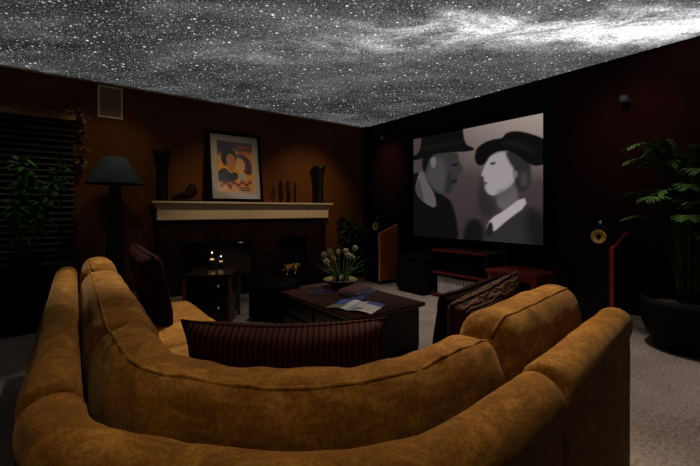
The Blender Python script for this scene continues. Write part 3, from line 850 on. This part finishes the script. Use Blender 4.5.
paint(img, U, V, K([(62, 116), (194, 98), (196, 112), (62, 134)]), grey(22), .02)
# darkness between them, low
paint(img, U, V, K([(196, 360), (238, 340), (262, 384), (250, 440), (190, 440)]), grey(22), .05)
paint(img, U, V, K([(252, 205), (236, 250), (238, 320), (262, 350), (300, 325), (290, 285), (262, 268)]), grey(44), .06, alpha=.85)
img *= .74
scr = thing('projection_screen', 'projection screen showing a black and white film frame of two hatted people', 'screen', (XW-.03, 3.025, .6))
vs, fs = raw_grid(lambda u, v: (XW-.034, SY0+(SY1-SY0)*u, SZ1+(SZ0-SZ1)*v), nu, nv)
mb = MB(); mb.add(vs, fs); pic = mb.build('picture', M['screenpic'], scr, world=True); grid_colour(pic, img.reshape(-1, 3))
fr = MB(); b = .10
fr.box(XW-.05, XW-.002, SY0, SY0+b, SZ0-b, SZ1+b).box(XW-.05, XW-.002, SY1-b, SY1, SZ0-b, SZ1+b)
fr.box(XW-.05, XW-.002, SY1, SY0, SZ1, SZ1+b).box(XW-.05, XW-.002, SY1, SY0, SZ0-b, SZ0).box(XW-.03, XW-.002, SY1, SY0, SZ0, SZ1)
fr.build('frame', M['matte'], scr, world=True)

# ------------------------------------------------------------------ framed poster on the mantel
PW, PH, PT = .76, .985, .03
pa = math.atan2(.145, PH)
ps = thing('framed_poster', 'framed yellow film poster with cream mat leaning on the mantel', 'picture', (1.875, 5.055, 1.212))
ps.rotation_euler = (-pa, 0, 0)
f_ = .040; fm = MB()
fm.box(-PW/2, -PW/2+f_, -PT, 0, 0, PH).box(PW/2-f_, PW/2, -PT, 0, 0, PH).box(-PW/2+f_, PW/2-f_, -PT, 0, 0, f_).box(-PW/2+f_, PW/2-f_, -PT, 0, PH-f_, PH).box(-PW/2+f_, PW/2-f_, -.006, 0, f_, PH-f_)
fm.build('frame', M['framewood'], ps)
MB().box(-PW/2+f_, PW/2-f_, -.012, -.006, f_, PH-f_).build('mat_board', M['mat_board'], ps)
u_, v_ = 60, 84
U, V = np.meshgrid(np.linspace(0, 1, u_+1), np.linspace(0, 1, v_+1), indexing='ij')
im = np.zeros((u_+1, v_+1, 3)); im[:] = lin(232, 176, 14)
paint(im, U, V, [(-.1, -.1), (1.1, -.1), (1.1, .18), (.75, .24), (.4, .14), (.15, .25), (-.1, .3)], lin(70, 36, 56), .12)
paint(im, U, V, [(.55, .08), (.98, .06), (.98, .12), (.55, .14)], lin(196, 88, 40), .02, 0)
paint(im, U, V, [(.62, .17), (.98, .16), (.98, .22), (.62, .23)], lin(206, 120, 40), .02, 0)
paint(im, U, V, [(.50, .25), (.70, .22), (.95, .34), (.98, .6), (.86, .66), (.60, .52)], lin(110, 58, 24), .03)      # second head: hair
paint(im, U, V, [(.50, .32), (.66, .30), (.78, .42), (.76, .56), (.62, .62), (.50, .52)], lin(226, 184, 120), .03)
paint(im, U, V, [(.12, .22), (.26, .12), (.46, .15), (.55, .30), (.50, .45), (.2, .5), (.08, .38)], lin(22, 16, 20), .02)   # first head: hair
paint(im, U, V, [(.24, .26), (.44, .24), (.52, .38), (.46, .56), (.34, .62), (.24, .48)], lin(206, 150, 84), .03)
paint(im, U, V, [(-.05, .62), (.2, .5), (.34, .64), (.48, .58), (.58, .70), (.4, .80), (-.05, .80)], lin(26, 22, 28), .02)
paint(im, U, V, [(.55, .62), (.74, .60), (.84, .74), (.6, .78)], lin(200, 190, 170), .02)
wv = [(x, .80+.035*math.sin(x*26)-.05*(x-.5)) for x in np.linspace(.04, .96, 40)]
paint(im, U, V, wv+[(x, y+.055) for x, y in reversed(wv)], lin(170, 24, 34), .012, 0)                                 # red flourish
paint(im, U, V, [(.56, .89), (.90, .89), (.90, .91), (.56, .91)], lin(30, 24, 24), .01, 0)
paint(im, U, V, [(.60, .93), (.88, .93), (.88, .955), (.60, .955)], lin(30, 24, 24), .01, 0)
paint(im, U, V, [(.28, .88), (.36, .88), (.36, .93), (.28, .93)], lin(40, 22, 30), .02)
px0, px1, pz0, pz1 = -.25, .25, .125, .855
vs, fs = raw_grid(lambda u, v: (px0+(px1-px0)*u, -.0135, pz1+(pz0-pz1)*v), u_, v_)
im = im**1.4
mb = MB(); mb.add(vs, fs); o = mb.build('poster', M['posterpic'], ps); grid_colour(o, im.reshape(-1, 3))
MB().box(-PW/2+f_, PW/2-f_, -.020, -.017, f_, PH-f_).build('glazing', M['glass'], ps)

# ------------------------------------------------------------------ floor lamp, wall grille, window blind, garland
la = thing('floor_lamp', 'floor lamp with slate blue cone shade and square tapering pedestal', 'lamp', (.42, 4.86, 0))
MB().taper(.30, .30, .26, .26, 0, .03).build('foot', M['lampbase'], la, bevel=.005)
MB().taper(.20, .20, .105, .105, .03, 1.36).build('pedestal', M['lampbase'], la, bevel=.006)
MB().lathe([(.012, 1.355), (.012, 1.42), (.018, 1.43), (.018, 1.47), (.004, 1.48)], 14).build('socket', M['black'], la, smooth=True)
MB().lathe([(.278, 1.385), (.282, 1.385), (.282, 1.395), (.112, 1.675), (.100, 1.685), (.095, 1.685), (.108, 1.672), (.275, 1.395), (.278, 1.385)], 48).build('lamp_shade', M['shade'], la, smooth=True)
MB().tube([(-.095, 0, 1.682), (.095, 0, 1.682)], .003).tube([(0, -.095, 1.682), (0, .095, 1.682)], .003).build('spider', M['black'], la)

gr = thing('wall_grille', 'pale framed rectangular grille high on the russet wall near the ceiling', 'grille', (.405, YW, 2.19))
g = MB(); a, b, c, d = -.125, .125, .0, .375; t_ = .018
g.box(a, a+t_, -.016, -.001, c, d).box(b-t_, b, -.016, -.001, c, d).box(a+t_, b-t_, -.016, -.001, c, c+t_).box(a+t_, b-t_, -.016, -.001, d-t_, d)
g.build('frame', M['grillef'], gr, bevel=.003)
MB().box(a+t_, b-t_, -.010, -.001, c+t_, d-t_).build('grille_cloth', M['grille'], gr)

bl = thing('window_blind', 'dark wide slatted window blind behind the leafy plant', 'blind', (-.475, YW-.05, .5))
MB().box(-.56, .55, -.06, .045, 1.595, 1.665).build('valance', M['valance'], bl, bevel=.004)
sl = MB()
for k in range(24):
    z = 1.56-k*.066
    sl.box(-.53, .535, -.034, .034, -.002, .002, T=Tr(0, -.005, z) @ Rx(math.radians(24)))
sl.build('slats', M['blind'], bl)
for x in (-.38, .42): MB().box(x-.006, x+.006, -.040, -.036, .02, 1.6).build('ladder_tape', M['matte'], bl)
MB().box(-.53, .535, -.035, .03, .0, .022).build('bottom_rail', M['blind'], bl, bevel=.003)

def leaf_mesh(mb, base, d, ln, wd, mi=0, droop=.3, up=Vector((0, 0, 1))):
    d = Vector(d).normalized(); s = d.cross(up)
    s = s.normalized() if s.length > .05 else Vector((1, 0, 0)); n = s.cross(d)
    base = Vector(base)
    def fn(u, v):
        w_ = wd*math.sin(PI*min(.97, .06+.9*u**.85))*(2*v-1)
        return base + d*ln*u + s*w_ + n*(-abs(2*v-1)*wd*.25) - up*droop*ln*u*u
    mb.sheet(fn, 5, 2, mi)
ga = thing('vine_garland', 'garland of dried brown leaves draped over the blind valance', 'garland', (.0, YW-.06, 2.12))
random.seed(12)
vine = [(-.52, -.065, .075), (-.30, -.075, .09), (-.13, -.075, .075), (.0, -.075, .10), (.075, -.07, .16), (.14, -.05, .10), (.155, -.03, -.05), (.135, -.03, -.20), (.15, -.03, -.38), (.12, -.03, -.52)]
MB().tube(vine, .005, 6).build('vine', M['stem'], ga, smooth=True)
gl = MB()
for i in range(110):
    t = random.random()*(len(vine)-1); k = int(t); p = Vector(vine[k]).lerp(Vector(vine[min(k+1, len(vine)-1)]), t-k)
    leaf_mesh(gl, p, (random.uniform(-1, 1), random.uniform(-.9, .1), random.uniform(-.8, .8)), random.uniform(.05, .10), random.uniform(.014, .026))
gl.build('foliage', M['dryleaf'], ga, smooth=True, solid=.001)

# made-up chest filling a dark area, and leafy plant by the window
ch = thing('filler_chest', 'low black filler chest in the dark area below the window blind', 'chest', (-.72, 4.62, 0))
MB().box(-.62, .62, -.30, .30, .03, .42).build('body', M['ebony'], ch, bevel=.006)
MB().rbox((0, 0, .44), (.64, .32, .018), .008, 6).build('lid', M['ebony'], ch, smooth=True)
for sx in (-1, 1):
    for sy in (-1, 1): MB().taper(.05, .05, .06, .06, 0, .04, sx*.56, sy*.25).build('foot', M['ebony'], ch)
def leafy_plant(name, label, loc, pot_r, pot_h, z0, z1, spread, n, lm, seed, ln=(.07, .12), wd=(.018, .03), skew=(0, 0), tall=1, nst=7):
    t = thing(name, label, 'plant', loc); random.seed(seed)
    MB().lathe([(pot_r*.72, 0), (pot_r*.76, .01), (pot_r, pot_h*.94), (pot_r*1.04, pot_h), (pot_r*.94, pot_h), (pot_r*.9, pot_h*.88), (.002, pot_h*.86)], 32).build('pot', M['pot'], t, smooth=True)
    MB().lathe([(pot_r*.885, pot_h*.86), (pot_r*.6, pot_h*.89), (.002, pot_h*.90)], 24).build('soil', M['soil'], t, smooth=True)
    fol = MB()
    for i in range(nst):
        a = 2*PI*i/nst+random.uniform(-.3, .3); rr = spread*random.uniform(.4, 1); top = Vector((math.cos(a)*rr+skew[0], math.sin(a)*rr+skew[1], random.uniform(z0+.5*(z1-z0), z1)))
        base = Vector((math.cos(a)*pot_r*.3, math.sin(a)*pot_r*.3, pot_h*.88)); mid = Vector((base.x*.8+top.x*.3, base.y*.8+top.y*.3, base.z+.6*(top.z-base.z)))
        pts = [base.lerp(mid, q).lerp(mid.lerp(top, q), q) for q in [j/10 for j in range(11)]]
        MB().tube(pts, [.007-.0045*j/10 for j in range(11)], 6).build('stem', M['stem'], t, smooth=True)
        for k in range(n//nst):
            q = random.uniform(.25, 1)**.8; j = min(9, int(q*10)); p = pts[j].lerp(pts[j+1], q*10-j)
            if p.z < z0: continue
            off = Vector((random.gauss(0, .05), random.gauss(0, .05), random.gauss(0, .05)))*spread*2.2
            d = off.normalized()+Vector((0, 0, .15)); leaf_mesh(fol, p+off*.6, d, random.uniform(*ln), random.uniform(*wd), droop=.35)
    fol.build('foliage', lm, t, smooth=True, solid=.0008)
    return t
leafy_plant('potted_plant', 'leafy green potted plant on the black filler chest before the window blind', (-.31, 4.58, .459), .13, .24, .28, 1.18, .26, 330, M['leaf'], 5, skew=(.05, -.02), nst=8)
leafy_plant('potted_plant', 'dark bushy potted plant in the corner between hearth and speaker', (3.80, 4.86, 0), .17, .32, .38, 1.06, .27, 420, M['leafdark'], 8, nst=9, ln=(.09, .14), wd=(.022, .035))

# palm on the right
pl = thing('potted_palm', 'tall feathery palm in a black planter by the right wall', 'plant', (3.90, .72, 0))
MB().lathe([(.20, 0), (.22, .012), (.30, .20), (.315, .36), (.30, .40), (.28, .40), (.285, .36), (.002, .34)], 36).build('pot', M['pot'], pl, smooth=True)
MB().lathe([(.282, .345), (.15, .365), (.002, .37)], 24).build('soil', M['soil'], pl, smooth=True)
random.seed(21)
for i in range(42):
    a = 2*PI*i/42*1.0 + random.uniform(-.2, .2); reach = random.uniform(.18, .50); h = random.uniform(.95, 1.88)
    dirx, diry = math.cos(a), math.sin(a)
    if dirx > 0: reach = min(reach, .16/max(.3, dirx))
    if diry > 0: reach *= .95
    base = Vector((dirx*.06, diry*.06, .36)); top = Vector((dirx*reach, diry*reach, h*.90)); mid = Vector((dirx*reach*.25, diry*reach*.25, h*1.02))
    pts = [base.lerp(mid, q).lerp(mid.lerp(top, q), q) for q in [j/14 for j in range(15)]]
    st = MB().tube(pts, [.009-.007*j/14 for j in range(15)], 6)
    lm = st
    for j in range(5, 15):
        for q in (0, .5):
            if j == 14 and q: continue
            p = pts[j].lerp(pts[min(14, j+1)], q); tg = (pts[min(14, j+1)]-pts[j-1]).normalized()
            sd = tg.cross(Vector((0, 0, 1))); sd = sd.normalized() if sd.length > .05 else Vector((-diry, dirx, 0))
            ln = .17*math.sin(PI*(.15+.8*(j+q-5)/10))
            for sg in (-1, 1):
                leaf_mesh(lm, p, sd*sg*.8+tg*.75+Vector((0, 0, .1)), max(.055, ln*.85), .0075, droop=.4)
    lm.v = [(min(p[0], .40), p[1], p[2]) for p in lm.v]
    lm.build('frond', M['palmleaf'], pl, smooth=True)

# ------------------------------------------------------------------ tower speakers
def speaker(label, loc, veneer, panel, rz=0.0):
    """front-right floor corner sits at loc; the baffle looks along -x, its width runs along +y, the cabinet along +x"""
    t = thing('tower_speaker', label, 'speaker', loc, rz, 'tower speakers either side of the screen')
    w_, dp = .32, .36; zf, zb = .745, .875
    MB().rbox((dp/2+.01, w_/2, .02), (dp/2+.03, w_/2+.03, .02), .01, 6).build('plinth', M['black'], t, smooth=True)
    cb = MB(); v = [(0.004, .03, .04), (dp, .03, .04), (dp, .03, zb-.01), (.004, .03, zf-.01), (.004, w_-.03, .04), (dp, w_-.03, .04), (dp, w_-.03, zb-.01), (.004, w_-.03, zf-.01)]
    cb.add(v, [(0,1,2,3), (7,6,5,4), (0,4,5,1), (3,2,6,7), (0,3,7,4), (1,5,6,2)]); cb.build('cabinet', M['black'], t, bevel=.004)
    for y0, y1, pm_ in ((0, .03, panel), (w_-.03, w_, M['black'])):  # far panel coloured black to stand for shade
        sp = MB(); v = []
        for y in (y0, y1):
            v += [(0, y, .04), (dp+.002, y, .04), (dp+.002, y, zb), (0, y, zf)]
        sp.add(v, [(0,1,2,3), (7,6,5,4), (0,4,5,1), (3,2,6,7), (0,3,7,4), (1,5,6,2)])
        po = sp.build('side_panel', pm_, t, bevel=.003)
        if pm_ is panel:  # added edge strips, coloured brighter than the panel as if lit
            ed = MB(); q = .012
            ed.add([(-q, y0, .04), (0, y0, .04), (0, y0, zf), (-q, y0, zf), (-q, y1, .04), (0, y1, .04), (0, y1, zf), (-q, y1, zf)], [(0,1,2,3), (7,6,5,4), (0,4,5,1), (3,2,6,7), (0,3,7,4), (1,5,6,2)])
            ed.add([(-q, y0, zf), (dp, y0, zb), (dp, y0, zb+q), (-q, y0, zf+q), (-q, y1, zf), (dp, y1, zb), (dp, y1, zb+q), (-q, y1, zf+q)], [(0,1,2,3), (7,6,5,4), (0,4,5,1), (3,2,6,7), (0,3,7,4), (1,5,6,2)])
            part_label(ed.build('lit_edge', veneer, po), 'side panel edge coloured brighter as if lit')
    T0 = Ry(-PI/2)
    for z in (.25, .50):
        r = .095; T = Tr(.003, w_/2, z) @ T0
        dv = MB().lathe([(r, -.004), (r, .006), (r*.93, .008), (r*.86, .004), (r*.3, -.02), (.001, -.02)], 32, T=T).build('woofer', M['matte'], t, smooth=True)
        MB().lathe([(r*.28, -.021), (r*.24, -.012), (.001, -.006)], 20, T=T).build('dust_cap', M['leather'], dv, smooth=True)
    hz = .855; hy = w_/2-.035
    hd = MB(); prof = []
    for i in range(17):
        q = i/16; prof.append((max(.001, .105*math.sqrt(max(0, 1-q**2.2))), -.30*q))
    hd.lathe([(.07, .012), (.098, .006)]+prof, 32, T=Tr(.035, hy, hz) @ T0)
    head = hd.build('head', M['black'], t, smooth=True)
    T = Tr(.030, hy, hz) @ T0
    part_label(MB().lathe([(.064, .020), (.062, .026), (.054, .026), (.025, .004), (.024, .0), (.064, .0)], 36, T=T).build('midrange_cone', M['cone'], head, smooth=True), 'yellow midrange cone')
    MB().lathe([(.0245, .003), (.022, .020), (.011, .032), (.001, .036)], 24, T=T).build('phase_plug', M['leather'], head, smooth=True)
    tw = MB().lathe([(.024, 0), (.026, -.02), (.018, -.08), (.001, -.13)], 20, T=Tr(.05, hy, hz+.128) @ T0); tw.build('tweeter', M['black'], head, smooth=True)
    MB().lathe([(.018, .001), (.012, .006), (.001, .008)], 16, T=Tr(.05, hy, hz+.128) @ T0).build('tweeter_dome', M['silver'], head, smooth=True)
    return t
speaker('tower speaker with bright cherry side panel left of the screen near the hearth', (3.70, 4.13, 0), M['goldwood'], M['cherry'])
speaker('tower speaker with red side panel right of the screen by the palm', (3.87, 1.215, 0), M['lit_veneer'], M['shaded_veneer'])

# ------------------------------------------------------------------ media furniture under the screen
sw = thing('subwoofer', 'black box subwoofer on the carpet left of the low console', 'subwoofer', (3.60, 3.21, 0))
MB().rbox((.23, .24, .255), (.23, .24, .215), .012, 8).build('cabinet', M['black'], sw, smooth=True)
MB().rbox((-.004, .24, .25), (.008, .22, .19), .006, 8).build('grille', M['matte'], sw, smooth=True)
MB().rbox((.23, .24, .479), (.235, .245, .009), .004, 5).build('top_panel', M['ebony'], sw, smooth=True)
for x in (.05, .41):
    for y in (.05, .43): MB().lathe([(.02, 0), (.022, .042), (.001, .042)], 14, cx=x, cy=y).build('foot', M['matte'], sw)
cs = thing('media_console', 'low red wood open console holding records below the screen', 'console', (3.73, 2.39, 0))
cw, cd = .79, .48
for nm, z0, z1 in (('top', .58, .604), ('shelf', .30, .325), ('bottom_panel', .02, .045)):
    bd = MB().box(0, cd, 0, cw, z0, z1).build(nm, M['console_shade'], cs, bevel=.003)
    part_label(MB().box(-.010, 0, 0, cw, z0, z1).build('lit_edge', M['console_lit'], bd, bevel=.002), 'red front edge coloured as if lit')
for y0, pm_ in ((.0, M['console_shade']), (cw-.028, M['ebony'])): MB().box(.004, cd-.004, y0+.002, y0+.026, 0, .58).build('side_panel', pm_, cs)  # left panel blackened in colour to stand for shade
MB().box(cd-.012, cd-.006, .03, cw-.03, .045, .58).build('back_panel', M['matte'], cs)
MB().box(.02, cd-.02, .115, .135, .045, .30).build('divider', M['dark_wood'], cs)
rc = thing('receiver', 'black audio receiver on the middle shelf of the red console', 'receiver', (3.76, 2.52, .3255))
MB().rbox((.2, .27, .085), (.18, .235, .075), .006, 6).build('casing', M['black'], rc, smooth=True)
MB().box(.016, .021, .06, .48, .03, .14).build('front_panel', M['leather'], rc, bevel=.002)
for y, r in ((.12, .022), (.42, .022)): MB().lathe([(r, 0), (r*.95, .018), (.001, .019)], 20, T=Tr(.016, y, .085) @ Ry(-PI/2)).build('knob', M['black'], rc, smooth=True)
for x in (.06, .34):
    for y in (.07, .47): MB().lathe([(.015, 0), (.015, .012), (.001, .012)], 12, cx=x, cy=y).build('foot', M['matte'], rc)
random.seed(4)
y = 2.538; i = 0
while y < 3.11:
    wd = random.choice((.010, .012, .016, .020)); h = random.uniform(.205, .222)
    o = MB().box(0, .27, 0, wd-.0012, 0, h).build('record_sleeve', [M['sleeve'], M['sleeve'], M['sleeve2']][i % 3], None, bevel=.0015)
    o.location = (3.765+random.uniform(0, .008), y, .0455)
    tag(o, 'pale record sleeve standing upright in the lower bay of the red console', 'record', 'record sleeves in the red console')
    y += wd; i += 1
tb = thing('side_table', 'small red mahogany side table between console and right speaker', 'table', (3.88, 2.08, 0))
MB().rbox((0, 0, .442), (.225, .285, .013), .006, 6).build('tabletop', M['table_red'], tb, smooth=True)
MB().box(-.19, .19, -.25, .25, .36, .43).build('apron', M['table_red'], tb, bevel=.002)
for sx in (-1, 1):
    for sy in (-1, 1): MB().taper(.036, .036, .05, .05, 0, .43, sx*.18, sy*.24).build('leg', M['table_red'], tb, bevel=.003)

# small wall lamps high on the screen wall
def wall_lamp(label, y, z):
    t = thing('wall_lamp', label, 'lamp', (XW, y, z), 0, 'small lamps on the maroon wall')
    MB().lathe([(.04, 0), (.04, .012), (.001, .013)], 20, T=Ry(-PI/2)).build('mount', M['lampbase'], t, smooth=True)
    MB().tube([(-.012, 0, 0), (-.06, 0, .02), (-.10, 0, .02)], .008).build('arm', M['lampbase'], t, smooth=True)
    MB().lathe([(.03, .02), (.033, -.045), (.028, -.045), (.026, .0), (.001, .01)], 20, T=Tr(-.10, 0, .02)).build('lamp_shade', M['shade'], t, smooth=True)
wall_lamp('small pale wall lamp on maroon wall between screen and corner', 4.66, 2.30)
wall_lamp('small pale wall lamp on maroon wall right of the screen above palm', 1.25, 2.15)

# ------------------------------------------------------------------ lights
def spot(loc, target, power, col, angle=90, blend=.8, r=.05):  # unseen ceiling spots with no fixtures, several added as fill
    l = bpy.data.lights.new('unseen_spot', 'SPOT'); l.energy = power; l.color = col
    l.spot_size = math.radians(angle); l.spot_blend = blend; l.shadow_soft_size = r
    o = bpy.data.objects.new('unseen_spot', l); COL.objects.link(o); o.location = loc
    o.rotation_euler = (Vector(target)-Vector(loc)).to_track_quat('-Z', 'Y').to_euler()
    return o
warm = (1, .74, .46); neutral = (1, .88, .78)
spot((.15, .47, 2.57), (.40, .55, .7), 50, warm, 62, .9, .06)
spot((1.55, 1.75, 2.57), (.9, 1.1, .5), 90, warm, 80, .9, .06)
spot((.66, 2.75, 2.57), (.48, 2.5, .4), 250, (1, .86, .68), 52, .9, .06)
spot((1.70, 1.25, 2.57), (1.35, .78, .7), 175, (1, .80, .56), 48, .9, .06)
spot((3.2, 1.15, 2.57), (3.0, .75, 0), 130, neutral, 66, .9, .06)
spot((2.75, 3.0, 2.57), (2.75, 3.0, 0), 150, neutral, 72, .9, .06)
spot((1.45, 3.1, 2.57), (1.4, 3.25, 0), 42, neutral, 44, .9, .06)  # added fill for the floor beside the end table
spot((1.75, 3.75, 2.57), (1.75, 5.15, 1.15), 60, warm, 62, 1, .06)
spot((3.0, 3.75, 2.57), (3.1, 5.15, 1.25), 75, warm, 62, 1, .06)
spot((.55, 4.3, 2.57), (.40, 5.25, 1.4), 13, (1, .80, .40), 75, 1, .06)  # added for the yellowish wall glow around the floor lamp
spot((-.30, 3.9, 2.57), (-.30, 4.9, 1.25), 12, (1, .86, .66), 55, 1, .06)  # added to bring out the plant and blind
spot((3.45, 4.62, 2.57), (4.33, 4.62, 1.85), 26, (1, .7, .5), 50, 1, .04)  # added for the maroon glow; the wall lamp itself gives no light
spot((3.3, 1.15, 2.57), (4.33, 1.2, 1.85), 20, (1, .7, .5), 55, 1, .04)  # added likewise for the glow right of the screen

w = bpy.data.worlds.new('World'); sc.world = w; w.use_nodes = True
w.node_tree.nodes['Background'].inputs[0].default_value = (0, 0, 0, 1)
w.node_tree.nodes['Background'].inputs[1].default_value = 0

# ------------------------------------------------------------------ camera
cam = bpy.data.cameras.new('camera'); co = bpy.data.objects.new('camera', cam); COL.objects.link(co)
co.location = (0, 0, 1.1); co.rotation_euler = (PI/2, 0, -math.radians(37.2))
cam.sensor_width = 36; cam.lens = 372/700*36; cam.shift_y = -23/700; cam.clip_start = .02
sc.camera = co
sc.view_settings.view_transform = 'Standard'; sc.view_settings.look = 'None'
sc.view_settings.exposure = 0; sc.view_settings.gamma = 1; sc.view_settings.use_curve_mapping = False
